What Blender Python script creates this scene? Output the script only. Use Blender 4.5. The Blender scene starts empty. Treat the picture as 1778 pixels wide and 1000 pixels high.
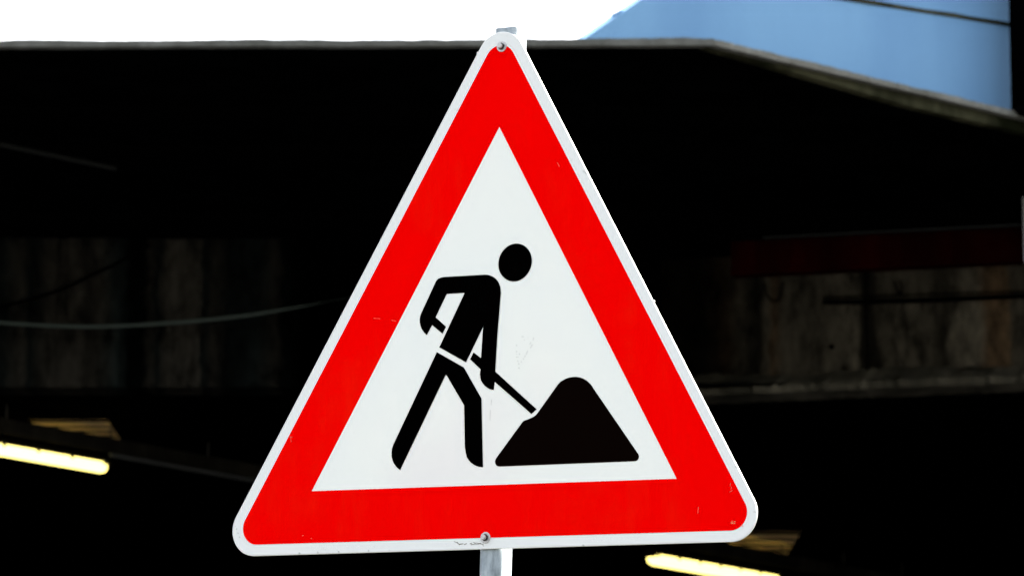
import bpy, bmesh, math, random
from mathutils import Vector, Matrix
random.seed(7)
S = bpy.context.scene
COL = S.collection
R = math.radians

# ------------------------------------------------------------------ camera
F, CX, CY = 7000.0, 889.0, 500.0            # focal length in photograph pixels, image centre
TH = 0.17761953                             # camera looks up by 10.2 degrees
CAM = Vector((0, 0, 1.6))
FWD = Vector((0, math.cos(TH), math.sin(TH)))
UP = Vector((0, -math.sin(TH), math.cos(TH)))
RIGHT = Vector((1, 0, 0))
cam = bpy.data.cameras.new('camera')
co = bpy.data.objects.new('camera', cam)
COL.objects.link(co)
co.location = CAM
co.rotation_euler = (math.pi / 2 + TH, 0, 0)
cam.sensor_width = 36
cam.lens = F / 1778 * 36
cam.clip_start = 0.05
cam.clip_end = 3000
cam.dof.use_dof = True
cam.dof.focus_distance = 7.0
cam.dof.aperture_fstop = 12.5
S.camera = co

def ray(px, py):
    return FWD + RIGHT * ((px - CX) / F) + UP * ((CY - py) / F)
def at_y(px, py, y):
    d = ray(px, py)
    return CAM + d * (y / d.y)
def at_z(px, py, z):
    d = ray(px, py)
    return CAM + d * ((z - CAM.z) / d.z)
def on_plane(px, py, p, n):
    d = ray(px, py)
    return CAM + d * ((p - CAM).dot(n) / d.dot(n))

# ------------------------------------------------------------------ helpers
def link(name, bm, mat, parent=None, smooth=False, extra=()):
    me = bpy.data.meshes.new(name)
    bmesh.ops.recalc_face_normals(bm, faces=bm.faces)
    bm.to_mesh(me)
    bm.free()
    me.materials.append(mat)
    for x in extra:
        me.materials.append(x)
    if smooth:
        for p in me.polygons:
            p.use_smooth = True
    o = bpy.data.objects.new(name, me)
    COL.objects.link(o)
    if parent is not None:
        o.parent = parent
        o.matrix_parent_inverse = world(parent).inverted()
    return o
def world(o):
    m = o.matrix_basis.copy()
    return m if o.parent is None else world(o.parent) @ o.matrix_parent_inverse @ m
def thing(name, label, cat, loc=(0, 0, 0), group=None):
    o = bpy.data.objects.new(name, None)
    o.empty_display_size = 0.2
    COL.objects.link(o)
    o.location = loc
    tag(o, label, cat, group)
    return o
def tag(o, label, cat, group=None):
    o['label'] = label
    o['category'] = cat
    if group:
        o['group'] = group
    return o
def box(bm, p0, p1, m=None):
    vs = []
    for x in (p0[0], p1[0]):
        for y in (p0[1], p1[1]):
            for z in (p0[2], p1[2]):
                v = Vector((x, y, z))
                vs.append(bm.verts.new(m @ v if m else v))
    for f in ((0, 1, 3, 2), (4, 6, 7, 5), (0, 4, 5, 1), (2, 3, 7, 6), (0, 2, 6, 4), (1, 5, 7, 3)):
        bm.faces.new([vs[i] for i in f])
def prism(bm, pts, off):
    a = [bm.verts.new(p) for p in pts]
    b = [bm.verts.new(Vector(p) + off) for p in pts]
    n = len(pts)
    bm.faces.new(a)
    bm.faces.new(b[::-1])
    for i in range(n):
        bm.faces.new((a[i], b[i], b[(i + 1) % n], a[(i + 1) % n]))
def tube(bm, path, r, seg=10, caps=True):
    path = [Vector(p) for p in path]
    rings = []
    for i, p in enumerate(path):
        t = (path[min(i + 1, len(path) - 1)] - path[max(i - 1, 0)]).normalized()
        a = t.cross(Vector((0, 0, 1)))
        if a.length < 1e-3:
            a = t.cross(Vector((1, 0, 0)))
        a.normalize()
        b = a.cross(t)
        rr = r[i] if isinstance(r, (list, tuple)) else r
        rings.append([bm.verts.new(p + a * rr * math.cos(2 * math.pi * k / seg) + b * rr * math.sin(2 * math.pi * k / seg)) for k in range(seg)])
    for i in range(len(rings) - 1):
        for k in range(seg):
            bm.faces.new((rings[i][k], rings[i][(k + 1) % seg], rings[i + 1][(k + 1) % seg], rings[i + 1][k]))
    if caps:
        bm.faces.new(rings[0][::-1])
        bm.faces.new(rings[-1])
def smooth_path(pts, n=8):
    out = []
    P = [Vector(p) for p in pts]
    for i in range(len(P) - 1):
        p0, p1, p2, p3 = P[max(i - 1, 0)], P[i], P[i + 1], P[min(i + 2, len(P) - 1)]
        for k in range(n):
            t = k / n
            out.append(0.5 * ((2 * p1) + (p2 - p0) * t + (2 * p0 - 5 * p1 + 4 * p2 - p3) * t * t + (3 * p1 - p0 - 3 * p2 + p3) * t ** 3))
    out.append(P[-1])
    return out

# ------------------------------------------------------------------ materials
class NT:
    def __init__(self, name):
        self.m = bpy.data.materials.new(name)
        self.m.use_nodes = True
        self.t = self.m.node_tree
        self.b = self.t.nodes['Principled BSDF']
    def n(self, kind, **kw):
        x = self.t.nodes.new(kind)
        for k, v in kw.items():
            setattr(x, k, v)
        return x
    def l(self, a, b):
        self.t.links.new(a, b)
    def coord(self, scale=(1, 1, 1), rot=(0, 0, 0)):
        c = self.n('ShaderNodeTexCoord')
        mp = self.n('ShaderNodeMapping')
        mp.inputs['Scale'].default_value = scale
        mp.inputs['Rotation'].default_value = rot
        self.l(c.outputs['Object'], mp.inputs['Vector'])
        return mp.outputs['Vector']
    def noise(self, vec, scale, detail=6, rough=0.6):
        x = self.n('ShaderNodeTexNoise')
        x.inputs['Scale'].default_value = scale
        x.inputs['Detail'].default_value = detail
        x.inputs['Roughness'].default_value = rough
        self.l(vec, x.inputs['Vector'])
        return x.outputs['Fac']
    def ramp(self, fac, stops):
        x = self.n('ShaderNodeValToRGB')
        e = x.color_ramp.elements
        while len(e) < len(stops):
            e.new(0.5)
        for i, (p, c) in enumerate(stops):
            e[i].position = p
            e[i].color = (*c, 1) if len(c) == 3 else c
        self.l(fac, x.inputs['Fac'])
        return x.outputs['Color']
    def mix(self, fac, a, b, mode='MIX'):
        x = self.n('ShaderNodeMix', data_type='RGBA', blend_type=mode)
        for sock, v in ((x.inputs[0], fac), (x.inputs[6], a), (x.inputs[7], b)):
            if isinstance(v, (int, float)):
                sock.default_value = v
            elif isinstance(v, tuple):
                sock.default_value = (*v, 1)
            else:
                self.l(v, sock)
        return x.outputs[2]
    def bump(self, fac, strength, dist):
        x = self.n('ShaderNodeBump')
        x.inputs['Strength'].default_value = strength
        x.inputs['Distance'].default_value = dist
        self.l(fac, x.inputs['Height'])
        self.l(x.outputs['Normal'], self.b.inputs['Normal'])
    def base(self, c, rough=0.6, metal=0.0, spec=0.5):
        if isinstance(c, tuple):
            self.b.inputs['Base Color'].default_value = (*c, 1)
        else:
            self.l(c, self.b.inputs['Base Color'])
        if isinstance(rough, float):
            self.b.inputs['Roughness'].default_value = rough
        else:
            self.l(rough, self.b.inputs['Roughness'])
        self.b.inputs['Metallic'].default_value = metal
        self.b.inputs['Specular IOR Level'].default_value = spec
        return self.m
G3 = lambda v: (v, v, v)

def mat_sign_white():
    k = NT('sign_white')
    v = k.coord()
    a = k.noise(v, 2.4, 3, 0.5)
    c = k.ramp(a, [(0.32, (0.81, 0.785, 0.755)), (0.48, (0.83, 0.84, 0.785)), (0.66, (0.80, 0.825, 0.785))])
    f = k.noise(v, 90.0, 4, 0.7)
    c = k.mix(k.ramp(f, [(0.64, G3(0)), (0.80, G3(0.25))]), c, (0.55, 0.55, 0.53))
    k.bump(k.noise(v, 7.0, 3), 0.10, 0.004)
    return k.base(c, 0.32, spec=0.22)
def mat_rim():
    k = NT('sign_rim_white')
    v = k.coord()
    c = k.ramp(k.noise(v, 26.0, 6, 0.7), [(0.24, (0.62, 0.61, 0.57)), (0.36, (0.77, 0.785, 0.77)), (1, (0.785, 0.805, 0.79))])
    return k.base(c, 0.5, spec=0.15)
def mat_red():
    k = NT('sign_red')
    v = k.coord()
    a = k.noise(v, 5.0, 5, 0.65)
    vs = k.coord((2.0, 9.0, 1.0), (0, 0, R(35)))
    b = k.noise(vs, 5.0, 4, 0.6)
    f = k.ramp(a, [(0.44, G3(0)), (0.70, G3(1))])
    g = k.ramp(b, [(0.42, G3(0)), (0.75, G3(1))])
    m = k.mix(1.0, f, g, 'MULTIPLY')
    c = k.mix(m, (0.88, 0.0004, 0.0004), (0.90, 0.009, 0.002))
    return k.base(c, 0.5, spec=0.0)
def mat_plain(name, c, rough=0.6, metal=0.0, spec=0.5):
    return NT(name).base(c, rough, metal, spec)
def mat_black_film():
    k = NT('sign_black_film')
    c = k.ramp(k.noise(k.coord(), 60.0, 3), [(0.62, (0.0004, 0.0003, 0.0003)), (0.85, (0.0012, 0.0008, 0.0006))])
    return k.base(c, 0.6, spec=0.0)
def mat_galv():
    k = NT('galvanised_steel')
    v = k.coord((1, 1, 0.35))
    a = k.noise(v, 55.0, 6, 0.7)
    vo = k.n('ShaderNodeTexVoronoi')
    vo.inputs['Scale'].default_value = 90
    k.l(v, vo.inputs['Vector'])
    c = k.ramp(a, [(0.3, (0.15, 0.18, 0.20)), (0.5, (0.30, 0.35, 0.385)), (0.72, (0.42, 0.47, 0.50))])
    c = k.mix(k.ramp(vo.outputs['Distance'], [(0.0, G3(0.35)), (0.5, G3(0.0))]), c, (0.42, 0.48, 0.52))
    return k.base(c, 0.5, metal=0.15, spec=0.4)
def mat_zinc():
    k = NT('zinc_bolt')
    c = k.ramp(k.noise(k.coord(), 300.0, 4), [(0.3, (0.36, 0.35, 0.35)), (0.7, (0.60, 0.58, 0.58))])
    return k.base(c, 0.45, metal=0.45)
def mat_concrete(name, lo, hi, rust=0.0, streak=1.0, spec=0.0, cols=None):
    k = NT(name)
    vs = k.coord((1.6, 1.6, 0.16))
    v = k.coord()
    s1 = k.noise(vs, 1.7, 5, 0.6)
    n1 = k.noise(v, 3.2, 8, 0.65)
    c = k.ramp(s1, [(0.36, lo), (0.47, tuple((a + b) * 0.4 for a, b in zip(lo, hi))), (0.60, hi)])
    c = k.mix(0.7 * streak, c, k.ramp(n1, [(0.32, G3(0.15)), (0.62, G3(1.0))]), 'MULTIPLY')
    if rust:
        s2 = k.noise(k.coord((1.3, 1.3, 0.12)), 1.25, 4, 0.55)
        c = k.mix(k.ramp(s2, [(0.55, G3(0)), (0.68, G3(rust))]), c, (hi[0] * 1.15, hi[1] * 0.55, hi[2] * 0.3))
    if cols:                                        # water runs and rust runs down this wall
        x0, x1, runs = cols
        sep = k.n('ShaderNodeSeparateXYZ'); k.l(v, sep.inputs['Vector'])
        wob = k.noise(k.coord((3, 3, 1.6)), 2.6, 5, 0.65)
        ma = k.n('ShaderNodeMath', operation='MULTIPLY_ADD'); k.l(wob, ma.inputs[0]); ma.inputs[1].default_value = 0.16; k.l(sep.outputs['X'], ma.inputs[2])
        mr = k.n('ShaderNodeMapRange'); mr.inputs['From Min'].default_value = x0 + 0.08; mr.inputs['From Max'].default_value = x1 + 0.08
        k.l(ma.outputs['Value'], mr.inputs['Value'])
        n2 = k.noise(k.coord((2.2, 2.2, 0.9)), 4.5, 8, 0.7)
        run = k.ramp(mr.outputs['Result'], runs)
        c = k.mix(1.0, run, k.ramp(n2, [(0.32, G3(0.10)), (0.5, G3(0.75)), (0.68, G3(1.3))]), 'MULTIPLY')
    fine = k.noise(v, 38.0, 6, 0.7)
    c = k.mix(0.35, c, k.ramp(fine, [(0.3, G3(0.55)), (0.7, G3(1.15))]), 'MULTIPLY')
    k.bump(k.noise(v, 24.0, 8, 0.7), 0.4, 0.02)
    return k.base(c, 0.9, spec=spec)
def mat_blue():
    k = NT('blue_painted_concrete')
    v = k.coord()
    a = k.noise(k.coord((1, 1, 0.25)), 1.3, 4, 0.55)
    c = k.ramp(a, [(0.3, (0.128, 0.270, 0.470)), (0.7, (0.172, 0.345, 0.550))])
    f = k.noise(v, 160.0, 3, 0.6)
    c = k.mix(0.25, c, k.ramp(f, [(0.3, G3(0.75)), (0.7, G3(1.2))]), 'MULTIPLY')
    k.bump(k.noise(v, 60.0, 5), 0.15, 0.01)
    return k.base(c, 0.8, spec=0.2)
def mat_lip():
    k = NT('weathered_edge_concrete')
    v = k.coord()
    a = k.noise(v, 7.0, 7, 0.7)
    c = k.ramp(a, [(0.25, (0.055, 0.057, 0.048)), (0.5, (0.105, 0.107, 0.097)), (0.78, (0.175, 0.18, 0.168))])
    k.bump(k.noise(v, 30.0, 6), 0.5, 0.015)
    return k.base(c, 0.9, spec=0.2)
def mat_ochre():
    k = NT('lamplit_ribbed_metal')  # bright ochre carries the orange lamplight in its colour
    c = k.ramp(k.noise(k.coord((0.3, 1, 1)), 14.0, 5), [(0.3, (0.66, 0.44, 0.20)), (0.7, (0.88, 0.62, 0.30))])
    return k.base(c, 0.6, spec=0.2)
def mat_emit(name, col, st):
    k = NT(name)
    k.base((0.8, 0.8, 0.7), 0.4)
    k.b.inputs['Emission Color'].default_value = (*col, 1)
    k.b.inputs['Emission Strength'].default_value = st
    return k.m
def mat_asphalt():
    k = NT('asphalt')
    v = k.coord()
    c = k.ramp(k.noise(v, 40.0, 8, 0.7), [(0.3, G3(0.035)), (0.7, G3(0.06))])
    c = k.mix(0.5, c, k.ramp(k.noise(v, 0.5, 4), [(0.3, G3(0.7)), (0.7, G3(1.1))]), 'MULTIPLY')
    k.bump(k.noise(v, 150.0, 4), 0.4, 0.01)
    return k.base(c, 0.9)
def mat_soil():
    k = NT('dry_ground')
    v = k.coord()
    c = k.ramp(k.noise(v, 1.2, 8, 0.65), [(0.3, (0.04, 0.05, 0.025)), (0.55, (0.07, 0.065, 0.045)), (0.8, (0.10, 0.09, 0.065))])
    return k.base(c, 0.95)

def runs(D, pts, tones):
    x = lambda p: (p - CX) / F * D / math.cos(TH)
    lo, hi = pts[0][0], pts[-1][0]
    return (x(lo), x(hi), [((p - lo) / (hi - lo), tuple(q * a for q in tones[t])) for p, a, t in pts])
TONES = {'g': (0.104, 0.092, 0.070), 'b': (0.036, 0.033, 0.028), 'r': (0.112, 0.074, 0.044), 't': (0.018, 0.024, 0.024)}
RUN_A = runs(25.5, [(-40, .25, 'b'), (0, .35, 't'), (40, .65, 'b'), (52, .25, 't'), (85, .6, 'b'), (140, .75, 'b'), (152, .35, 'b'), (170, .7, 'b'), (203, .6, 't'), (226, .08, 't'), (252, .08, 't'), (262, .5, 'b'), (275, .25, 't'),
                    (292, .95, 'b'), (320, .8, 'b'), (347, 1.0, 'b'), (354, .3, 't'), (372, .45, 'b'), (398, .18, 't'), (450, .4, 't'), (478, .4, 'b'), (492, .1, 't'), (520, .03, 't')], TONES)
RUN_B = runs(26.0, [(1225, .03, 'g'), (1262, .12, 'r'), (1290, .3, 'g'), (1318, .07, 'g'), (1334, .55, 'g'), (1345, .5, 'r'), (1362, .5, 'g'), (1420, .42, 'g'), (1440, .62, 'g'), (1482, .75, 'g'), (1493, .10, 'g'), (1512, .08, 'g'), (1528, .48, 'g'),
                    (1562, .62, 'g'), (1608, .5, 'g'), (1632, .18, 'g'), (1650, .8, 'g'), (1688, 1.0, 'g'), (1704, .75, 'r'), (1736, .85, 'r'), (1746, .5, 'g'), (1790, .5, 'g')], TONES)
M = dict(
    white=mat_sign_white(), rim=mat_rim(), red=mat_red(), film=mat_black_film(), heap=mat_plain('sign_brown_black_film', (0.0026, 0.0011, 0.0008), 0.7, 0, 0.0), galv=mat_galv(), zinc=mat_zinc(),
    dark=mat_plain('dark_nut', (0.012, 0.011, 0.012), 0.5, 0.0, 0.3),
    scuff=mat_plain('grey_scuff', (0.42, 0.43, 0.41), 0.8, 0, 0.0), scuff_dark=mat_plain('brown_scuff', (0.11, 0.085, 0.055), 0.8, 0, 0.0),
    scuff_pale=mat_plain('pale_scratch', (0.85, 0.20, 0.14), 0.8, 0, 0.0), print=mat_plain('pale_print', (0.85, 0.42, 0.22), 0.8, 0, 0.0),
    blue=mat_blue(), lip=mat_lip(), soffit=mat_concrete('shade_dark_soffit', G3(0.0006), (0.0016, 0.0018, 0.002)),  # soffit colour darkened to carry the shade under the deck
    deep_shade=mat_plain('shade_black', (0.0008, 0.0008, 0.0009), 0.95, 0, 0.0),  # near-black base, painted shade for the unlit depth below the bridge
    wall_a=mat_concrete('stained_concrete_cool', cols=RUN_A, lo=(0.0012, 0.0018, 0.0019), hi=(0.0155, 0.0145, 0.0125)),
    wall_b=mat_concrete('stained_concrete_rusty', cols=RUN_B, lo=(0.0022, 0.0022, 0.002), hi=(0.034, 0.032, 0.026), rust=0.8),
    ledge=mat_concrete('rubble_ledge', (0.045, 0.043, 0.033), (0.110, 0.101, 0.078)),
    redsteel=mat_concrete('red_oxide_steel', (0.006, 0.0004, 0.0003), (0.018, 0.0009, 0.0007), streak=0.5),
    seam=mat_concrete('mossy_seam', (0.012, 0.014, 0.007), (0.06, 0.06, 0.036)),
    column=mat_plain('black_paint', (0.0006, 0.0006, 0.0010), 0.8, 0, 0.0),
    plate=mat_plain('pale_plate', (0.16, 0.17, 0.175), 0.6, 0, 0.0),
    tray=mat_concrete('dusty_tray', (0.012, 0.011, 0.009), (0.03, 0.027, 0.021)),
    conduit=mat_plain('grey_conduit', (0.05, 0.052, 0.053), 0.7, 0, 0.0),
    cable=mat_plain('pale_green_cable', (0.055, 0.07, 0.065), 0.7, 0, 0.0), cable_dark=mat_plain('black_cable', (0.0008, 0.0008, 0.0008), 0.8, 0, 0.0),
    pipe=mat_plain('grey_pipe', (0.016, 0.017, 0.017), 0.8, 0, 0.0),
    ochre=mat_ochre(), housing=mat_plain('housing_and_groove_shade', (0.008, 0.007, 0.005), 0.7, 0, 0.0), clip=mat_plain('clip_steel', (0.02, 0.018, 0.014), 0.6),
    lamp=mat_emit('lamp_diffuser', (1.0, 0.82, 0.21), 0.62),
    asphalt=mat_asphalt(), soil=mat_soil(), paving=mat_concrete('paving', (0.05, 0.05, 0.048), (0.09, 0.09, 0.085)),
    paint=mat_plain('road_paint', (0.7, 0.7, 0.68), 0.7),
)

# ------------------------------------------------------------------ roadworks sign
# sign plane pose: rotated 29 degrees about the vertical, leaning 1.9 degrees in its own plane
YAW, LEAN, D0 = -0.50876125, -0.03229314, 7.0029033
def rotz(a):
    return Matrix.Rotation(a, 3, 'Z')
cR = Matrix((RIGHT, UP, -FWD)).transposed()          # camera axes in the world
rx = Matrix.Rotation(-TH, 3, 'X'); ry = Matrix.Rotation(YAW, 3, 'Y')
SR = cR @ rx @ ry @ rotz(LEAN)
SO = CAM + cR @ Vector((-0.03559133, -0.13394961, -D0))
SM = Matrix.Translation(SO) @ SR.to_4x4()
SN = SR @ Vector((0, 0, 1))
SI = SM.inverted()
def uv(px, py):
    """photograph point -> point on the sign's face (local u, v)"""
    p = SI @ on_plane(px, py, SO, SN)
    return (p.x, p.y)
def fillet(poly, rads, seg=14):
    out = []
    n = len(poly)
    for i in range(n):
        p = Vector(poly[i]); a = (Vector(poly[i - 1]) - p).normalized(); b = (Vector(poly[(i + 1) % n]) - p).normalized()
        r = rads[i] if isinstance(rads, (list, tuple)) else rads
        if r <= 0:
            out.append(tuple(p)); continue
        half = a.angle(b) / 2
        t = r / math.tan(half)
        c = p + (a + b).normalized() * (r / math.sin(half))
        s = (p + a * t) - c; e = (p + b * t) - c
        ang = s.angle_signed(e) if hasattr(s, 'angle_signed') else 0
        a0 = math.atan2(s.y, s.x); da = math.atan2(e.y, e.x) - a0
        while da > math.pi: da -= 2 * math.pi
        while da < -math.pi: da += 2 * math.pi
        for k in range(seg + 1):
            g = a0 + da * k / seg
            out.append((c.x + r * math.cos(g), c.y + r * math.sin(g)))
    return out
def loc(pts, w):
    return [SM @ Vector((p[0], p[1], w)) for p in pts]
def plate(bm, outer, w0, w1, bevel=0.0):
    """closed slab between w0 and w1 (front), with an optional small bevel on its front edge"""
    n = len(outer)
    c = Vector((sum(p[0] for p in outer) / n, sum(p[1] for p in outer) / n))
    rings = [loc(outer, w0), loc(outer, w1 - bevel)]
    if bevel:
        ins = []
        for i in range(n):
            a = Vector(outer[i - 1]); b = Vector(outer[(i + 1) % n]); t = (b - a).normalized()
            nn = Vector((-t.y, t.x))
            if nn.dot(c - Vector(outer[i])) < 0: nn = -nn
            ins.append(tuple(Vector(outer[i]) + nn * bevel))
        rings.append(loc(ins, w1))
    V = [[bm.verts.new(p) for p in r] for r in rings]
    for i in range(len(V) - 1):
        for k in range(n):
            bm.faces.new((V[i][k], V[i][(k + 1) % n], V[i + 1][(k + 1) % n], V[i + 1][k]))
    bm.faces.new(V[0]); bm.faces.new(V[-1][::-1])
def ring_plate(bm, outer, inner, w0, w1):
    """slab with a hole: triangulated by bmesh between two loops"""
    for w in (w0, w1):
        a = [bm.verts.new(p) for p in loc(outer, w)]; b = [bm.verts.new(p) for p in loc(inner, w)]
        es = [bm.edges.new((a[i], a[(i + 1) % len(a)])) for i in range(len(a))] + [bm.edges.new((b[i], b[(i + 1) % len(b)])) for i in range(len(b))]
        bmesh.ops.triangle_fill(bm, use_beauty=True, use_dissolve=False, edges=es)
        if w == w0: lo = (a, b)
        else: hi = (a, b)
    for l, h in zip(lo, hi):
        for i in range(len(l)):
            j = (i + 1) % len(l)
            bm.faces.new((l[i], l[j], h[j], h[i]))

OUT = [(-0.55841, -0.32132), (0.54988, -0.31817), (0.00011, 0.63935)]
RED = [(-0.52271, -0.30113), (0.52031, -0.29949), (-0.00074, 0.59766)]
INN = [(-0.35888, -0.20882), (0.36568, -0.20959), (0.00205, 0.4214)]
foot = SM @ Vector((0.0051, -0.3, -0.03))
pole_dir = SR @ Vector((0, 1, 0))
base = foot - pole_dir * (foot.z / pole_dir.z)
sign = thing('roadworks_sign', 'triangular red and white roadworks warning sign with black digging figure on grey steel post', 'road sign', base)

# scratches and scuffs: thin strokes on the face
def stroke(bm, a, b, w, h=0.0009):
    A = Vector(uv(*a)); B = Vector(uv(*b)); d = (B - A)
    if d.length < 1e-5: return
    d.normalize(); n = Vector((-d.y, d.x)) * (w / 2)
    q = [A - d * w * .3, A + n * .7, B + n * .5, B + d * w * .4, B - n * .6, A - n * .8]
    prism(bm, loc([tuple(p) for p in q], h - 0.0008), SN * 0.0008)
def dots(bm, pts, r, h=0.0009):
    for p in pts:
        c = uv(*p); rr = r * random.uniform(.6, 1.3)
        q = [(c[0] + rr * random.uniform(.6, 1.2) * math.cos(k * 1.0472), c[1] + rr * random.uniform(.6, 1.2) * math.sin(k * 1.0472)) for k in range(6)]
        prism(bm, loc(q, h - 0.0008), SN * 0.0008)
outer = fillet(OUT, 0.047, 22)
# small dents and a burr on the edge
burr = []
for p in outer: burr.append(p)
def insert_bump(poly, px, py, size, depth):
    u, v = uv(px, py)
    best, bi, bt = 9, 0, 0
    for i in range(len(poly)):
        a = Vector(poly[i]); b = Vector(poly[(i + 1) % len(poly)]); d = b - a
        t = max(0, min(1, (Vector((u, v)) - a).dot(d) / max(d.length_squared, 1e-12)))
        dist = (a + d * t - Vector((u, v))).length
        if dist < best: best, bi, bt = dist, i, t
    a = Vector(poly[bi]); b = Vector(poly[(bi + 1) % len(poly)]); d = (b - a).normalized(); q = a + (b - a) * bt
    n = Vector((d.y, -d.x))
    if n.dot(q) < 0: n = -n
    poly[bi + 1:bi + 1] = [tuple(q - d * size), tuple(q - d * size * 0.2 + n * depth), tuple(q + d * size * 0.4 + n * depth * 0.8), tuple(q + d * size)]
    return poly
outer = insert_bump(outer, 828, 92, 0.0028, 0.0022)
outer = insert_bump(outer, 1136, 521, 0.0026, 0.0028)
bm = bmesh.new()
plate(bm, outer, -0.0048, 0.0, 0.0008)
def mark(n0, idx):
    bm.faces.ensure_lookup_table()
    for f in bm.faces[n0:]: f.material_index = idx
    return len(bm.faces)
n0 = len(bm.faces)
stroke(bm, (1013, 297), (1018, 302), 0.0016, 0.0003)
dots(bm, [(1277, 804), (1278.5, 810), (1281, 812), (411, 918), (413.5, 925), (416, 932), (408.5, 913)], 0.0013, 0.0003)
stroke(bm, (1308, 888), (1313, 888.4), 0.0012, 0.0003)
dots(bm, [(520, 960), (552, 958.6), (588, 957.5), (676, 954.5), (1013, 946), (640, 955.7)], 0.0016, 0.0003)
n0 = mark(n0, 1)
Q = lambda x, y: (700 + x / 5.557, 820 + y / 5.557)
for a, b in (((495, 665), (530, 680)), ((520, 672), (545, 696)), ((545, 690), (580, 685)), ((590, 692), (612, 684)), ((645, 685), (665, 678)), ((655, 694), (690, 692)), ((680, 672), (705, 690)), ((700, 676), (735, 682)), ((720, 690), (750, 680)), ((740, 686), (775, 692)), ((768, 690), (775, 710)), ((700, 690), (725, 686))):
    stroke(bm, Q(*a), Q(*b), random.uniform(0.0008, 0.0017), 0.0003)
mark(n0, 2)
panel = link('sign_panel', bm, M['rim'], sign, extra=(M['scuff'], M['scuff_dark']))
panel['label'] = 'white sign plate with turned back edge'
bm = bmesh.new()
ring_plate(bm, fillet(RED, 0.030, 20), INN, -0.0004, 0.0006)
n0 = len(bm.faces)
for a, b, w in (((649, 552.5), (654, 553), .0009), ((656, 553), (661, 553.5), .0009), ((680, 556), (688, 557.5), .0009), ((503, 759), (509, 758.5), .0008), ((505, 757), (506, 767), .0008), ((1213, 880), (1212, 891), .0010), ((1269, 838), (1268, 844), .0010), ((1271, 845), (1269.5, 849), .0010), ((1272, 851), (1267, 854), .0010), ((525, 930), (528, 928.5), .0011), ((540, 934), (542, 935), .0010), ((1287, 911), (1290, 913), .0016), ((968, 283), (972, 290), .0008)):
    stroke(bm, a, b, w)
mark(n0, 1)
link('red_border', bm, M['red'], panel, extra=(M['scuff_pale'],))
bm = bmesh.new()
plate(bm, INN, -0.0003, 0.0003)
n0 = len(bm.faces)
P = lambda x, y: (880 + x / 12.5, 570 + y / 12.5)
for a, b in (((580, 205), (572, 260)), ((525, 305), (500, 350)), ((560, 350), (510, 430)), ((455, 490), (420, 570)), ((405, 590), (385, 630)), ((325, 180), (370, 180))):
    stroke(bm, P(*a), P(*b), 0.0011, 0.0006)
dots(bm, [P(*q) for q in ((385, 250), (212, 370), (212, 505), (215, 560), (275, 555), (212, 625), (245, 620), (240, 705), (260, 770), (265, 858), (365, 662), (315, 725))], 0.0009, 0.0006)
stroke(bm, (853.5, 694), (853, 703), 0.0008, 0.0006); stroke(bm, (851.5, 712), (851, 730), 0.0008, 0.0006)
mark(n0, 1)
link('white_field', bm, M['white'], panel, extra=(M['scuff'],))

TORSO = [(757, 489), (759, 486), (762, 483.6), (766, 482), (771, 481), (843, 477), (848, 477.4), (853, 479), (857.5, 481.4), (861, 484), (864.6, 488), (867, 492.5), (868.8, 498), (869.7, 503), (870, 509),
         (864.1, 580), (860.2, 645), (859.5, 660), (857.6, 676.7), (854, 676.4), (851.1, 675.7), (846, 673), (842, 669.7), (838.5, 665.5), (835.5, 660.6), (834.2, 655), (833.7, 648.9), (834.7, 641.1),
         (816.5, 623.7), (822.5, 611.7), (835.5, 621.6), (838.1, 580), (839.4, 567), (809.4, 629), (763, 603), (807, 508.6), (776, 510.4), (756.6, 551), (774.6, 567), (768.6, 579.4), (750.6, 564.4),
         (741.4, 581.6), (737.8, 578.6), (735, 575), (732, 570), (730, 564), (729.2, 560), (729, 555), (729.8, 549), (732, 543)]
LEGS = [(758.8, 611.2), (805.6, 637.7), (836.3, 691.8), (838.9, 810.6), (833.5, 810.3), (829, 809.3), (823.5, 806.8), (818.6, 803.6), (814.3, 799), (810.8, 793.2), (808.6, 784), (807.4, 775), (806.1, 703.5), (774.7, 649.7),
        (695.1, 815.8), (690.8, 812.6), (687.3, 808.8), (683.7, 803.4), (681.3, 797.1), (680.2, 791), (680, 785.4), (681, 778), (683.4, 771.1)]
SHAFT = [(859.8, 644.6), (932.1, 710.3), (922.9, 718.5), (859.0, 662.5)]
HEAP = [(859.9, 800.9), (860.8, 797), (862.6, 794), (906.8, 733.3), (909, 731), (911.4, 729.6), (919.5, 726.8), (927.5, 722.7), (931.4, 719.6), (934.4, 715.8), (968.9, 667.5), (973, 663), (978.1, 659.7), (983.5, 656.9), (989.6, 655.1), (995.5, 654.2), (1001.1, 654.1),
        (1007, 655), (1012.6, 656.9), (1018.8, 660.5), (1024.1, 665.2), (1027.4, 669), (1030.1, 673.5), (1106.9, 785.7), (1108.8, 788.5), (1109.7, 791.7), (1109, 795.5), (1106.9, 798.6), (1104.8, 799.8), (1102.3, 800.4), (867.7, 809.6), (864.3, 808.9), (861.7, 806.9), (860.2, 804)]
for name, pts in (('figure_torso', TORSO), ('figure_legs', LEGS), ('shovel_shaft', SHAFT), ('soil_heap', HEAP)):
    bm = bmesh.new()
    prism(bm, loc([uv(*p) for p in pts], -0.0002), SN * 0.0010)
    link(name, bm, M['heap'] if name == 'soil_heap' else M['film'], panel)
hc = uv(894.6, 455.9); hr = abs(uv(894.6, 423.2)[1] - hc[1]) * 1.0
bm = bmesh.new()
prism(bm, loc([(hc[0] + hr * math.cos(2 * math.pi * k / 64), hc[1] + hr * math.sin(2 * math.pi * k / 64)) for k in range(64)], -0.0002), SN * 0.0010)
link('figure_head', bm, M['film'], panel)

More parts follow.
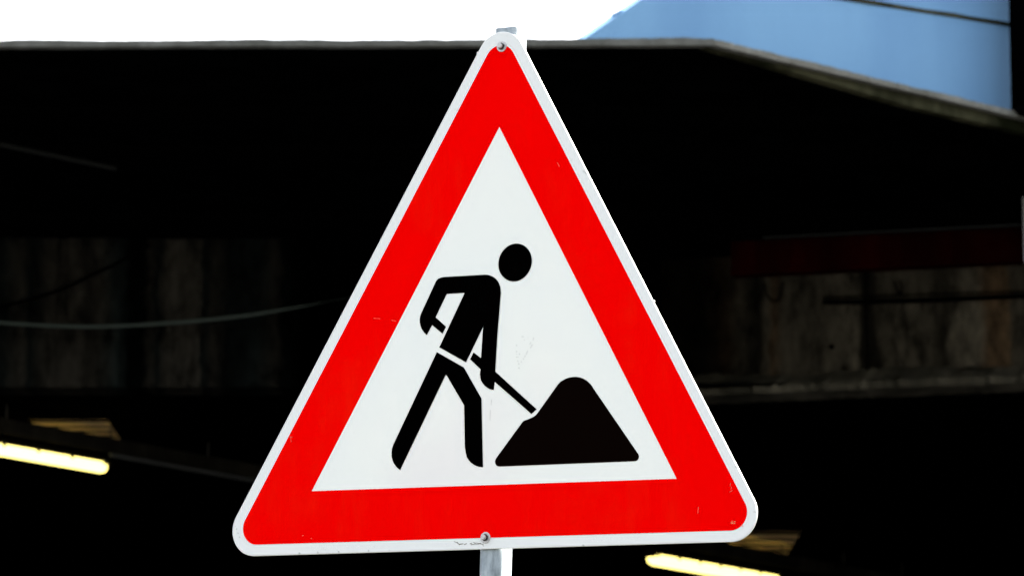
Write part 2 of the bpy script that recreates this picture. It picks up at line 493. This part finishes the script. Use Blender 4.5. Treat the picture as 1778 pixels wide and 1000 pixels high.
bm = bmesh.new()
for a, b in (((1272.3, 903), (1269, 908.2)), ((1269, 908.2), (1273.4, 908)), ((1272.4, 905.6), (1272.3, 909.6)),
             ((1277.6, 904.9), (1275.6, 904.5)), ((1275.6, 904.5), (1274.5, 906.4)), ((1274.5, 906.4), (1275, 908.4)), ((1275, 908.4), (1277.4, 908.3))):
    stroke(bm, a, b, 0.0007)
link('printed_code', bm, M['print'], panel)

# post: square hollow section behind the plate
HW = 0.0212
bm = bmesh.new()
pv = -0.3 - (foot.z / pole_dir.z)
PW0, PW1 = -0.0075, -0.0075 - 2 * HW
pu = 0.0040
sq = [(pu - HW, PW0), (pu + HW, PW0), (pu + HW, PW1), (pu - HW, PW1)]
sq = fillet(sq, 0.004, 4)
rings = []
tops = 0.6020
hol = [(pu + (q[0] - pu) * 0.86, (PW0 + PW1) / 2 + (q[1] - (PW0 + PW1) / 2) * 0.86) for q in sq]
for vv, prof in ((pv, sq), (tops - 0.0015, sq), (tops, [(pu + (q[0] - pu) * 0.97, (PW0 + PW1) / 2 + (q[1] - (PW0 + PW1) / 2) * 0.97) for q in sq]), (tops, hol), (tops - 0.12, hol)):
    rings.append([bm.verts.new(SM @ Vector((q[0], vv, q[1]))) for q in prof])
for i in range(len(rings) - 1):
    n = len(rings[i])
    for k in range(n):
        bm.faces.new((rings[i][k], rings[i][(k + 1) % n], rings[i + 1][(k + 1) % n], rings[i + 1][k]))
bm.faces.new(rings[-1]); bm.faces.new(rings[0][::-1])
post = link('post', bm, M['galv'], sign)
# concrete footing at the ground
bm = bmesh.new()
tube(bm, [(base.x, base.y, -0.3), (base.x, base.y, 0.03), (base.x, base.y, 0.045)], [0.17, 0.17, 0.15], 24)
link('footing', bm, M['paving'], sign)

def bolt(px, py):
    u, v = uv(px, py)
    def disc(bm, r, w0, w1, seg, bev=0.0, ang=0.0):
        prof = [(r, w0), (r, w1 - bev), (r - bev, w1)] if bev else [(r, w0), (r, w1)]
        rs = [[bm.verts.new(SM @ Vector((u + q * math.cos(2 * math.pi * k / seg + ang), v + q * math.sin(2 * math.pi * k / seg + ang), w))) for k in range(seg)] for q, w in prof]
        for i in range(len(rs) - 1):
            for k in range(seg):
                bm.faces.new((rs[i][k], rs[i][(k + 1) % seg], rs[i + 1][(k + 1) % seg], rs[i + 1][k]))
        bm.faces.new(rs[-1]); bm.faces.new(rs[0][::-1])
    bm = bmesh.new(); disc(bm, 0.0098, 0.0002, 0.0022, 32, 0.0006); b = link('bolt', bm, M['zinc'], sign); b['label'] = 'zinc washer and bolt head'
    b.name = 'bolt'
    bm = bmesh.new(); disc(bm, 0.0062, 0.0018, 0.0060, 6, 0.0005, 0.3); link('nut', bm, M['dark'], b)
    bm = bmesh.new(); disc(bm, 0.0045, 0.0055, 0.0105, 20, 0.0009); link('bolt_tip', bm, M['zinc'], b)
bolt(871.6, 81.6)
bolt(843.4, 932.8)

# ------------------------------------------------------------------ road bridge
ZS = 6.5                                            # soffit height
bridge = thing('road_bridge', 'wide concrete road bridge with blue side wall above a black underside', 'bridge', (0, 24, 0))
K = at_z(1240, 78, ZS)
L0 = at_z(-10, 81, ZS); L0 = K + (L0 - K) * 9
Rr = at_z(1760, 201, ZS); edge_dir = (Rr - K).normalized(); Rr = K + edge_dir * 40
plan = [L0, K, Rr, Vector((Rr.x + 5, 90, ZS)), Vector((L0.x, 90, ZS))]
def inset(i, d):                                    # plan corner moved inward by d
    p = plan[i]; a = (plan[i - 1] - p).normalized(); b = (plan[(i + 1) % len(plan)] - p).normalized()
    return p + (a + b).normalized() * (d / math.sin(a.angle(b) / 2))
bm = bmesh.new()
loops = []
for d, z in ((0.012, ZS + 0.002), (0.012, ZS + 0.02), (1.2, ZS + 0.09), (5.0, ZS + 0.5)):
    loops.append([bm.verts.new(Vector((inset(i, d).x, inset(i, d).y, z))) for i in range(5)])
for a, b in zip(loops, loops[1:]):
    for i in range(5):
        bm.faces.new((a[i], a[(i + 1) % 5], b[(i + 1) % 5], b[i]))
bm.faces.new(loops[0]); bm.faces.new(loops[-1][::-1])
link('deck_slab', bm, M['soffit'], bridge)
# pale rough drip edge along the front and the skewed side
bm = bmesh.new()
def edge_strip(bm, a, b, n_in, step=0.03, h0=0.031, seed=1, cap=True):
    rnd = random.Random(seed)
    L = (b - a).length; n = max(2, int(L / step)); prev = None
    lo = 0.0; hi = h0
    for i in range(n + 1):
        p = a + (b - a) * (i / n)
        hi += (h0 - hi) * 0.15 + rnd.uniform(-0.002, 0.0022)
        lo += (-0.002 - lo) * 0.2 + rnd.uniform(-0.0008, 0.0008); lo = min(lo, 0.0)
        e = rnd.uniform(-0.002, 0.002)
        q = [p + Vector((0, 0, lo)) - n_in * e, p + Vector((0, 0, hi)) - n_in * e, p + Vector((0, 0, hi + 0.004)) + n_in * 0.06, p + Vector((0, 0, lo)) + n_in * 0.06]
        vs = [bm.verts.new(x) for x in q]
        if prev:
            for k in range(4):
                bm.faces.new((prev[k], prev[(k + 1) % 4], vs[(k + 1) % 4], vs[k]))
        else:
            bm.faces.new(vs)
        prev = vs
    bm.faces.new(prev[::-1])
fd = (K - L0).normalized(); nf = Vector((-fd.y, fd.x, 0)); ns = Vector((-edge_dir.y, edge_dir.x, 0))
edge_strip(bm, K + (L0 - K).normalized() * 8, K, nf, seed=3)
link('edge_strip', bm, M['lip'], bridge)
bm = bmesh.new()
edge_strip(bm, K + edge_dir * 0.002, K + edge_dir * 9, ns, seed=9, h0=0.027)
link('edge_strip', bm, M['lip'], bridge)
# downstand under the skewed edge (brownish fascia that dies away into the dark)
bm = bmesh.new()
a = K + ns * 0.05 + edge_dir * 0.0; b = K + ns * 0.05 + edge_dir * 12
rows = []
n = 30
for i in range(n + 1):
    p = a + (b - a) * (i / n)
    d = 0.004 + 0.062 * min(1, (i / n) * 12 / 1.6)
    rows.append([bm.verts.new(p + Vector((0, 0, -0.001))), bm.verts.new(p + Vector((0, 0, -d))), bm.verts.new(p + ns * 0.06 + Vector((0, 0, -d - 0.002))), bm.verts.new(p + ns * 0.06 + Vector((0, 0, -0.001)))])
for r0, r1 in zip(rows, rows[1:]):
    for k in range(4):
        bm.faces.new((r0[k], r0[(k + 1) % 4], r1[(k + 1) % 4], r1[k]))
bm.faces.new(rows[0]); bm.faces.new(rows[-1][::-1])
link('side_fascia', bm, M['seam'], bridge)

# blue side wall standing on the deck: plane receding to the right
WD = Vector((math.sin(R(59)), math.cos(R(59)), 0)); WN = Vector((-WD.y, WD.x, 0))   # WN points away from the camera
W0 = at_y(1760, 190, 22.15)
def wp(px, py): return on_plane(px, py, W0, WN)
zb = ZS + 0.06
def clampz(p, z): return Vector((p.x, p.y, z))
s0 = wp(1470, -1); s1 = wp(1760, 44.5); sd = (s1 - s0).normalized()
r0 = wp(1015, 67); r1 = wp(1110, 0); rd = (r1 - r0).normalized()
foot_l = r0 + rd * ((zb - r0.z) / rd.z)
top_z = s0.z + 1.1
def seam_at(p):    # seam point above plan point p along the wall
    t = (Vector((p.x, p.y, 0)) - Vector((s0.x, s0.y, 0))).dot(Vector((sd.x, sd.y, 0))) / (sd.x ** 2 + sd.y ** 2)
    return s0 + sd * t
# intersection of rake and seam
def cross2(p, d, q, e):
    # in wall coordinates (along WD, z)
    px_, pz = p.dot(WD), p.z; qx, qz = q.dot(WD), q.z; dx, dz = d.dot(WD), d.z; ex, ez = e.dot(WD), e.z
    t = ((qx - px_) * ez - (qz - pz) * ex) / (dx * ez - dz * ex)
    return p + d * t
x1 = cross2(r0, rd, s0, sd)
end_b = Vector((*(W0 + WD * 14).xy, zb)); end_s = seam_at(end_b)
GAP = 0.009
bm = bmesh.new()
prism(bm, [foot_l, end_b, end_s - Vector((0, 0, GAP)), x1 - Vector((0, 0, GAP))], WN * 0.16)
p = link('side_wall', bm, M['blue'], bridge); p['label'] = 'lower blue wall panel with raked end'
bm = bmesh.new()
u0 = x1 + Vector((0, 0, GAP)); ut = x1 + rd * ((top_z - x1.z) / rd.z)
prism(bm, [u0, end_s + Vector((0, 0, GAP)), Vector((end_s.x, end_s.y, top_z)), ut], WN * 0.16)
p = link('side_wall', bm, M['blue'], bridge); p['label'] = 'upper blue wall panel above the mossy seam'
bm = bmesh.new()
rnd = random.Random(4)
prev = None; N = 160
for i in range(N + 1):
    q = x1 + WD * 0.02 + (end_s - x1 - WD * 0.04) * (i / N)
    h = GAP + 0.002 + rnd.uniform(-0.001, 0.004); l = GAP + 0.001 + rnd.uniform(-0.001, 0.002)
    pr = 0.006 + rnd.uniform(-0.002, 0.004)
    vs = [bm.verts.new(q - Vector((0, 0, l)) - WN * pr), bm.verts.new(q + Vector((0, 0, h)) - WN * pr), bm.verts.new(q + Vector((0, 0, h)) + WN * 0.1), bm.verts.new(q - Vector((0, 0, l)) + WN * 0.1)]
    if prev:
        for k in range(4): bm.faces.new((prev[k], prev[(k + 1) % 4], vs[(k + 1) % 4], vs[k]))
    else: bm.faces.new(vs)
    prev = vs
bm.faces.new(prev[::-1])
link('seam_strip', bm, M['seam'], bridge)
# little stud on the raked end
bm = bmesh.new()
q = wp(1081, 20); tube(bm, [q + WN * 0.01, q + WN * 0.1], 0.009, 8)
link('stud', bm, M['blue'], bridge)
# red beam and dark girders below the deck
def beam_between(name, pa, pb, h, depth, mat, parent, lab=None):
    bm = bmesh.new()
    d = (pb - pa); n = Vector((-d.y, d.x, 0)).normalized()
    # I-section: two flanges and a web
    fl = h * 0.10
    for z0, z1, dd0, dd1 in ((0, fl, 0, depth), (fl, h - fl, depth * 0.12, depth * 0.3), (h - fl, h, 0, depth)):
        prism(bm, [pa + Vector((0, 0, z0)) + n * dd0, pb + Vector((0, 0, z0)) + n * dd0, pb + Vector((0, 0, z0)) + n * dd1, pa + Vector((0, 0, z0)) + n * dd1], Vector((0, 0, z1 - z0)))
    o = link(name, bm, mat, parent)
    if lab: o['label'] = lab
    return o
dw = Vector((math.cos(R(15)), -math.sin(R(15)), 0))           # abutment direction, nearer to the right
rb = at_y(1540, 464, 23.6)
beam_between('girder', rb - dw * 0.95, rb + dw * 4, 0.20, 0.14, M['redsteel'], bridge, 'red painted steel beam under the deck')
q = at_y(1540, 402, 23.55)
bm = bmesh.new(); tube(bm, [q - dw * 0.75, q + dw * 4], 0.006, 8)
link('conduit', bm, M['pipe'], bridge)
for k, yy in enumerate((21.6, 22.6, 24.6)):
    pa = Vector((-14, yy + 3.5, ZS - 0.10)); pb = pa + Vector((28, -7 * 0 , 0))
    beam_between('girder', Vector((-14, yy, ZS - 0.07)), Vector((K.x + (yy - K.y) * edge_dir.x / edge_dir.y - 0.9, yy, ZS - 0.07)), 0.067, 0.25, M['deep_shade'], bridge)

# ------------------------------------------------------------------ walls below the bridge
ZC = 5.60                                           # tunnel ceiling
YL = 25.5
def wall(name, label, p0, p1, z0, z1, th, mat, nseg=1):
    t = thing(name, label, 'wall', ((p0.x + p1.x) / 2, (p0.y + p1.y) / 2, 0))
    bm = bmesh.new()
    d = (p1 - p0).normalized(); n = Vector((-d.y, d.x, 0))
    prism(bm, [Vector((p0.x, p0.y, z0)), Vector((p1.x, p1.y, z0)), Vector((p1.x, p1.y, z0)) + n * th, Vector((p0.x, p0.y, z0)) + n * th], Vector((0, 0, z1 - z0)))
    link('wall_face', bm, mat, t)
    return t, d, n
xl1 = at_y(520, 600, YL).x
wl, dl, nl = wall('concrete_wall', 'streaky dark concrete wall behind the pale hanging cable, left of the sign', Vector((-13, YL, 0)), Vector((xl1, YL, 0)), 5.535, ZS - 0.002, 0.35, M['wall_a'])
# raised pilaster strips on the left wall
for px0, px1, top, bot in ((291, 348, 452, 688), (0, 95, 410, 688), (120, 205, 410, 688)):
    a = at_y(px0, top, YL - 0.02); b = at_y(px1, bot, YL - 0.02)
    bm = bmesh.new(); box(bm, (a.x, YL - 0.012, 5.533), (b.x, YL + 0.004, a.z))
    link('panel', bm, M['wall_a'], wl)
c0 = at_y(1500, 600, 25.9); c0 = Vector((c0.x, c0.y, 0))
a0 = c0 - dw * 1.35; a1 = c0 + dw * 9
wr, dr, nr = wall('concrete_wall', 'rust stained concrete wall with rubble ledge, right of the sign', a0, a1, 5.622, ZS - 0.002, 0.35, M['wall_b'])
# ledge with a rough broken face at its foot
bm = bmesh.new()
rnd = random.Random(12)
N = 150; prev = None
for i in range(N + 1):
    q = a0 + (a1 - a0) * (i / N) * 0.6
    e = rnd.uniform(-0.02, 0.02); h = 0.100 + rnd.uniform(-0.012, 0.012) + 0.012 * math.sin(i * 0.21)
    zb_ = 5.555 + rnd.uniform(-0.004, 0.004)
    vs = [bm.verts.new(Vector((q.x, q.y, zb_)) - nr * (0.20 + e)), bm.verts.new(Vector((q.x, q.y, zb_ + 0.05 + e * .3)) - nr * (0.19 + e)),
          bm.verts.new(Vector((q.x, q.y, zb_ + 0.05 + h)) - nr * 0.004), bm.verts.new(Vector((q.x, q.y, zb_)) + nr * 0.2)]
    if prev:
        for k in range(4): bm.faces.new((prev[k], prev[(k + 1) % 4], vs[(k + 1) % 4], vs[k]))
    else: bm.faces.new(vs)
    prev = vs
bm.faces.new(prev[::-1])
link('ledge', bm, M['ledge'], wr)
def onr(px, py, off=0.0):
    return on_plane(px, py, a0 - nr * off, nr)
bm = bmesh.new(); tube(bm, [onr(1430, 525, .03), onr(1600, 522, .03), onr(1778, 514, .03), onr(1950, 507, .03)], 0.016, 8)
link('pipe', bm, M['cable_dark'], wr)
bm = bmesh.new(); tube(bm, [onr(1430, 517, .02), onr(1778, 506, .02), onr(1950, 500, .02)], 0.005, 6)
link('pipe', bm, M['cable_dark'], wr)
for pts in ([(1326, 490), (1330, 508), (1340, 522), (1352, 520), (1357, 505), (1359, 489)], [(1553, 488), (1557, 500), (1562, 511), (1566, 500), (1563, 486)]):
    bm = bmesh.new(); tube(bm, smooth_path([onr(x, y, .03) for x, y in pts]), 0.006, 6)
    link('cable_loop', bm, M['cable_dark'], wr)
bm = bmesh.new(); q = onr(1444, 602, 0.0); tube(bm, [q - nr * 0.004, q + nr * 0.02], 0.018, 14)
link('drain_hole', bm, M['deep_shade'], wr)
for px in (1502,):                        # shuttering joints
    a = onr(px, 470, 0.0)
    bm = bmesh.new(); prism(bm, [Vector((a.x, a.y, 5.7)) - nr * 0.003, Vector((a.x, a.y, 5.7)) + dw * 0.012 - nr * 0.003, Vector((a.x, a.y, 5.7)) + dw * 0.012 + nr * .02, Vector((a.x, a.y, 5.7)) + nr * .02], Vector((0, 0, 0.78)))
    link('joint', bm, M['deep_shade'], wr)

# ------------------------------------------------------------------ tunnel behind the walls
tun = thing('road_tunnel', 'black mouth of the road tunnel below the stained walls', 'tunnel', (0, 40, 0))
bm = bmesh.new(); box(bm, (-13.5, 25.87, ZC), (13, 88, ZC + 0.018)); link('ceiling', bm, M['deep_shade'], tun)
bm = bmesh.new(); box(bm, (-14, 21, -0.2), (-13.5, 88, ZS - 0.004)); link('tunnel_closing_wall', bm, M['deep_shade'], tun)  # unseen left side wall, added to keep light out
bm = bmesh.new(); box(bm, (13, 22.9, -0.2), (13.5, 88, ZS - 0.004)); link('tunnel_closing_wall', bm, M['deep_shade'], tun)  # unseen right side wall, added to keep the underpass dark
bm = bmesh.new(); box(bm, (-13.5, 86, 0), (13, 86.4, ZC - 0.002)); link('tunnel_closing_wall', bm, M['deep_shade'], tun)
bm = bmesh.new(); box(bm, (xl1 + 0.004, 34, ZC + 0.022), (13, 34.3, ZS - 0.004)); link('tunnel_closing_wall', bm, M['deep_shade'], tun)

# ------------------------------------------------------------------ tunnel lamps, trays, ribbed panels
LD = Vector((math.sin(R(33.5)), math.cos(R(33.5)), 0)); LNn = Vector((-LD.y, LD.x, 0)); Z = Vector((0, 0, 1))
def lamp(name, label, p_end, sgn, length, r):
    t = thing(name, label, 'tunnel lamp', p_end, 'tube lamps in the tunnel')
    a = p_end; b = p_end + LD * sgn * length
    if sgn < 0: a, b = b, a
    bm = bmesh.new()
    path = [a, a + LD * 0.012, a + LD * 0.05, b - LD * 0.05, b - LD * 0.012, b]
    tube(bm, path, [r * .5, r * .85, r, r, r * .85, r * .5], 16)
    link('diffuser', bm, M['lamp'], t, True)
    bm = bmesh.new()
    h0 = a + Z * (r * .72) - LD * 0.03; h1 = b + Z * (r * .72) + LD * 0.03
    prism(bm, [h0 - LNn * r * .7, h1 - LNn * r * .7, h1 + LNn * r * .7, h0 + LNn * r * .7], Z * r * .8)
    for q in (h0, h1 - LD * 0.03):
        prism(bm, [q - LNn * r * 1.0 + Z * 0.001, q + LD * 0.03 - LNn * r * 1.0 + Z * 0.001, q + LD * 0.03 + LNn * r * 1.0 + Z * 0.001, q + LNn * r * 1.0 + Z * 0.001], -Z * r * 0.5)
    link('housing', bm, M['housing'], t)
    n = int(length / 0.34)
    for i in range(n + 1):
        q = a + (b - a) * ((i + 0.12) / (n + 0.24))
        bm = bmesh.new()
        prism(bm, [q - LD * 0.016 - LNn * (r * 1.05) + Z * r * 0.95, q + LD * 0.016 - LNn * (r * 1.05) + Z * r * 0.95, q + LD * 0.010 - LNn * (r * 1.05) + Z * r * 0.3, q - LD * 0.010 - LNn * (r * 1.05) + Z * r * 0.3], LNn * r * 0.3)
        link('clip', bm, M['clip'], t)
    return t
pe = at_z(181, 811, CAM.z + 3.70)
lamp('tunnel_lamp', 'glowing tube lamp at the far left edge of the photo', pe, -1, 1.5, 0.045)
ps = at_z(1130, 969, CAM.z + 3.70)
lamp('tunnel_lamp', 'glowing tube lamp below the lower right corner of the sign', ps, 1, 2.1, 0.054)

def tray(label, pref, hb, h, l0, l1, w=0.12):
    p = pref
    t = thing('cable_tray', label, 'cable tray', (p.x, p.y, p.z), 'cable trays along the tunnel ceiling')
    a = p + LD * l0; b = p + LD * l1
    bm = bmesh.new()
    fl = 0.006
    for z0, z1, d0, d1 in ((0, fl, 0, w), (fl, h, 0, fl), (fl, h, w - fl, w)):
        prism(bm, [a + Z * z0 + LNn * d0, b + Z * z0 + LNn * d0, b + Z * z0 + LNn * d1, a + Z * z0 + LNn * d1], Z * (z1 - z0))
    link('channel', bm, M['tray'], t)
    k = -3
    for i in range(int((l1 - l0) / 1.1)):
        q = a + LD * (0.4 + i * 1.1) + LNn * (w / 2)
        bm = bmesh.new(); tube(bm, [q + Z * fl, Vector((q.x, q.y, ZC - 0.001))], 0.006, 6)
        link('hanger', bm, M['clip'], t)
    return t
pt = at_z(100, 768, CAM.z + 3.80)
t1 = tray('dusty cable tray above the left tube lamp', pt, 0, 0.10, -0.9, 7, 0.06)
bm = bmesh.new(); qa = at_z(192, 789, CAM.z + 3.765); tube(bm, [qa, qa + LD * 6], 0.016, 8)
link('conduit', bm, M['conduit'], t1)
pt2 = at_z(1311, 974, CAM.z + 3.775)
t2 = tray('dusty cable tray above the right tube lamp', pt2, 0, 0.11, -1.0, 6, 0.05)

def ribbed(label, px0, px1, ytop, ybot, pitch0):  # piece of ribbed ceiling, cut to the patch the lamps light
    a = at_z(px0, ytop, ZC); b = at_z(px1, ytop, ZC); y1 = at_z(px1, ybot, ZC).y + 0.03
    y0 = a.y; dep = pitch0 * 0.028
    bm = bmesh.new()
    pitch = (y1 - y0) / max(3, round((y1 - y0) / pitch0)); y = y0; pts = []
    while y < y1 - 1e-4:
        for dy, dz in ((0, dep), (0.56, dep), (0.58, 0.0), (0.985, 0.0)):
            pts.append((y + dy * pitch, ZC - 0.004 - 0.022 + dz))
        y += pitch
    xa, xb = a.x, b.x
    lo = [[bm.verts.new((x, p[0], p[1])) for p in pts] for x in (xa, xb)]
    hi = [[bm.verts.new((x, p[0], p[1] + 0.002)) for p in pts] for x in (xa, xb)]
    n = len(pts)
    for i in range(n - 1):
        fc = bm.faces.new((lo[0][i], lo[0][i + 1], lo[1][i + 1], lo[1][i]))
        if i % 4 in (0, 3): fc.material_index = 1  # dark slot paints the shadow in the grooves
        bm.faces.new((hi[0][i], hi[1][i], hi[1][i + 1], hi[0][i + 1]))
        for s_ in (0, 1):
            bm.faces.new((lo[s_][i], hi[s_][i], hi[s_][i + 1], lo[s_][i + 1]))
    for i in (0, n - 1):
        bm.faces.new((lo[0][i], lo[1][i], hi[1][i], hi[0][i]))
    o = link('lit_ceiling_patch', bm, M['ochre'], extra=(M['housing'],))
    tag(o, label, 'ceiling panel', 'ribbed ceiling panels over the tube lamps')
    return o
ribbed('ribbed ceiling patch with lamplight in its ochre colour, above the left tube lamp', 50, 187, 724, 757, 0.26)
ribbed('ribbed ceiling patch with lamplight in its ochre colour, beside the lower right corner of the sign', 1272, 1390, 920, 958, 0.40)

# ------------------------------------------------------------------ cables and pipe under the bridge
bm = bmesh.new()
tube(bm, smooth_path([at_y(x, y, 25.2) for x, y in ((-420, 500), (-150, 545), (0, 560), (156, 567), (302, 560), (416, 549), (500, 536), (577, 522), (660, 505))]), [0.012] * 44 + [0.012 - 0.0009 * q for q in range(1, 13)] + [0.001] * 9, 8)
tag(link('hanging_cable', bm, M['cable']), 'long pale cable sagging across the dark left wall', 'cable')
bm = bmesh.new()
tube(bm, smooth_path([at_y(x, y, 25.3) for x, y in ((-300, 590), (0, 532), (104, 503), (156, 479), (213, 452), (260, 425))]), 0.012, 8)
tag(link('hanging_cable', bm, M['cable_dark']), 'thin black cable slanting up across the far left wall', 'cable')
bm = bmesh.new()
pa = at_z(0, 251, ZS - 0.09); pb = at_z(200, 293, ZS - 0.09); d = pb - pa
tube(bm, [pa - d * 2, pa, pb], 0.014, 8)
tag(link('soffit_pipe', bm, M['pipe']), 'grey pipe running under the bridge deck at upper left', 'pipe')

# ------------------------------------------------------------------ black column standing on the deck, notice plate
cy_ = 21.98
cx0 = at_y(1754, 100, cy_).x
rad = 0.15
col = thing('steel_column', 'black round column standing on the bridge deck in front of the blue wall', 'column', (cx0 + rad, cy_, ZS + 0.05))
bm = bmesh.new()
tube(bm, [(cx0 + rad, cy_, ZS + 0.005), (cx0 + rad, cy_, 10.5)], rad, 48)
link('shaft', bm, M['column'], col, True)
bm = bmesh.new(); box(bm, (cx0 + rad - .14, cy_ - .14, ZS + 0.02), (cx0 + rad + .22, cy_ + .22, ZS + 0.045)); link('base_plate', bm, M['column'], col)
p0 = at_y(1775, 342, 23.3); p1 = at_y(1775, 456, 23.3)
bm = bmesh.new(); box(bm, (p0.x, 23.297, p1.z), (p0.x + 0.32, 23.303, p0.z))
bmesh.ops.bevel(bm, geom=[e for e in bm.edges], offset=0.002, segments=1, affect='EDGES')
pl = link('notice_plate', bm, M['plate'], bridge)
bm = bmesh.new(); tube(bm, [(p0.x + 0.16, 23.31, p0.z - 0.03), (p0.x + 0.16, 23.31, ZS + 0.001)], 0.008, 8)
link('hanger', bm, M['clip'], pl)

# ------------------------------------------------------------------ ground
def sheet(name, x0, y0, x1, y1, z, mat):
    bm = bmesh.new()
    vs = [bm.verts.new(p) for p in ((x0, y0, z), (x1, y0, z), (x1, y1, z), (x0, y1, z))]
    bm.faces.new(vs)
    o = link(name, bm, mat); o['kind'] = 'structure'
    return o
sheet('ground', -1500, -1500, 1500, 1500, -0.124, M['soil'])
bm = bmesh.new(); box(bm, (-60, -4, -0.5), (60, 9.4, 0.0)); o = link('pavement', bm, M['paving']); o['kind'] = 'structure'
bm = bmesh.new(); box(bm, (-60, 9.4, -0.5), (60, 9.55, 0.004)); o = link('kerb', bm, M['paving']); o['kind'] = 'structure'
sheet('road', -60, 9.55, 60, 85, -0.12, M['asphalt'])
bm = bmesh.new()
for i in range(-10, 11):
    box(bm, (i * 6 - 1.5, 14.4, -0.118), (i * 6 + 1.5, 14.52, -0.116))
o = link('road_marking', bm, M['paint']); o['kind'] = 'structure'

# ------------------------------------------------------------------ light
SUN_EL, SUN_AZ = R(46), R(43)                        # azimuth measured from +y towards +x
w = bpy.data.worlds.new('World'); S.world = w; w.use_nodes = True
nt = w.node_tree
sky = nt.nodes.new('ShaderNodeTexSky'); sky.sky_type = 'NISHITA'; sky.sun_disc = False
sky.sun_elevation = SUN_EL; sky.sun_rotation = SUN_AZ
sky.air_density = 1.0; sky.dust_density = 4.0; sky.ozone_density = 1.0
bg = nt.nodes['Background']; bg.inputs['Strength'].default_value = 0.12
# thin bright cloud veil over the whole sky
tcw = nt.nodes.new('ShaderNodeTexCoord'); nz = nt.nodes.new('ShaderNodeTexNoise'); nz.inputs['Scale'].default_value = 2.2; nz.inputs['Detail'].default_value = 6
nt.links.new(tcw.outputs['Generated'], nz.inputs['Vector'])
mr = nt.nodes.new('ShaderNodeMapRange'); mr.inputs['From Min'].default_value = 0.3; mr.inputs['From Max'].default_value = 0.7; mr.inputs['To Min'].default_value = 0.45; mr.inputs['To Max'].default_value = 0.8
nt.links.new(nz.outputs['Fac'], mr.inputs['Value'])
bw = nt.nodes.new('ShaderNodeRGBToBW'); nt.links.new(sky.outputs['Color'], bw.inputs['Color'])
tint = nt.nodes.new('ShaderNodeMix'); tint.data_type = 'RGBA'; tint.blend_type = 'MULTIPLY'; tint.inputs[0].default_value = 1.0
nt.links.new(bw.outputs['Val'], tint.inputs[6]); tint.inputs[7].default_value = (1.04, 1.0, 0.93, 1)
mx = nt.nodes.new('ShaderNodeMix'); mx.data_type = 'RGBA'
nt.links.new(mr.outputs['Result'], mx.inputs[0]); nt.links.new(sky.outputs['Color'], mx.inputs[6]); nt.links.new(tint.outputs[2], mx.inputs[7])
nt.links.new(mx.outputs[2], bg.inputs['Color'])
sl = bpy.data.lights.new('sun', 'SUN'); sl.energy = 4.0; sl.angle = R(0.5); sl.color = (1.0, 0.95, 0.86)
so = bpy.data.objects.new('sun', sl); COL.objects.link(so)
sdir = Vector((math.cos(SUN_EL) * math.sin(SUN_AZ), math.cos(SUN_EL) * math.cos(SUN_AZ), math.sin(SUN_EL)))
so.rotation_euler = sdir.to_track_quat('Z', 'Y').to_euler()
so.location = sdir * 50

S.render.engine = 'CYCLES'
S.cycles.use_denoising = True
S.cycles.denoising_input_passes = 'RGB_ALBEDO'
S.cycles.max_bounces = 6
S.cycles.sample_clamp_indirect = 4
S.view_settings.view_transform = 'Standard'
S.view_settings.look = 'None'
S.view_settings.exposure = 2.68
S.view_settings.gamma = 1.0
S.view_settings.use_curve_mapping = False
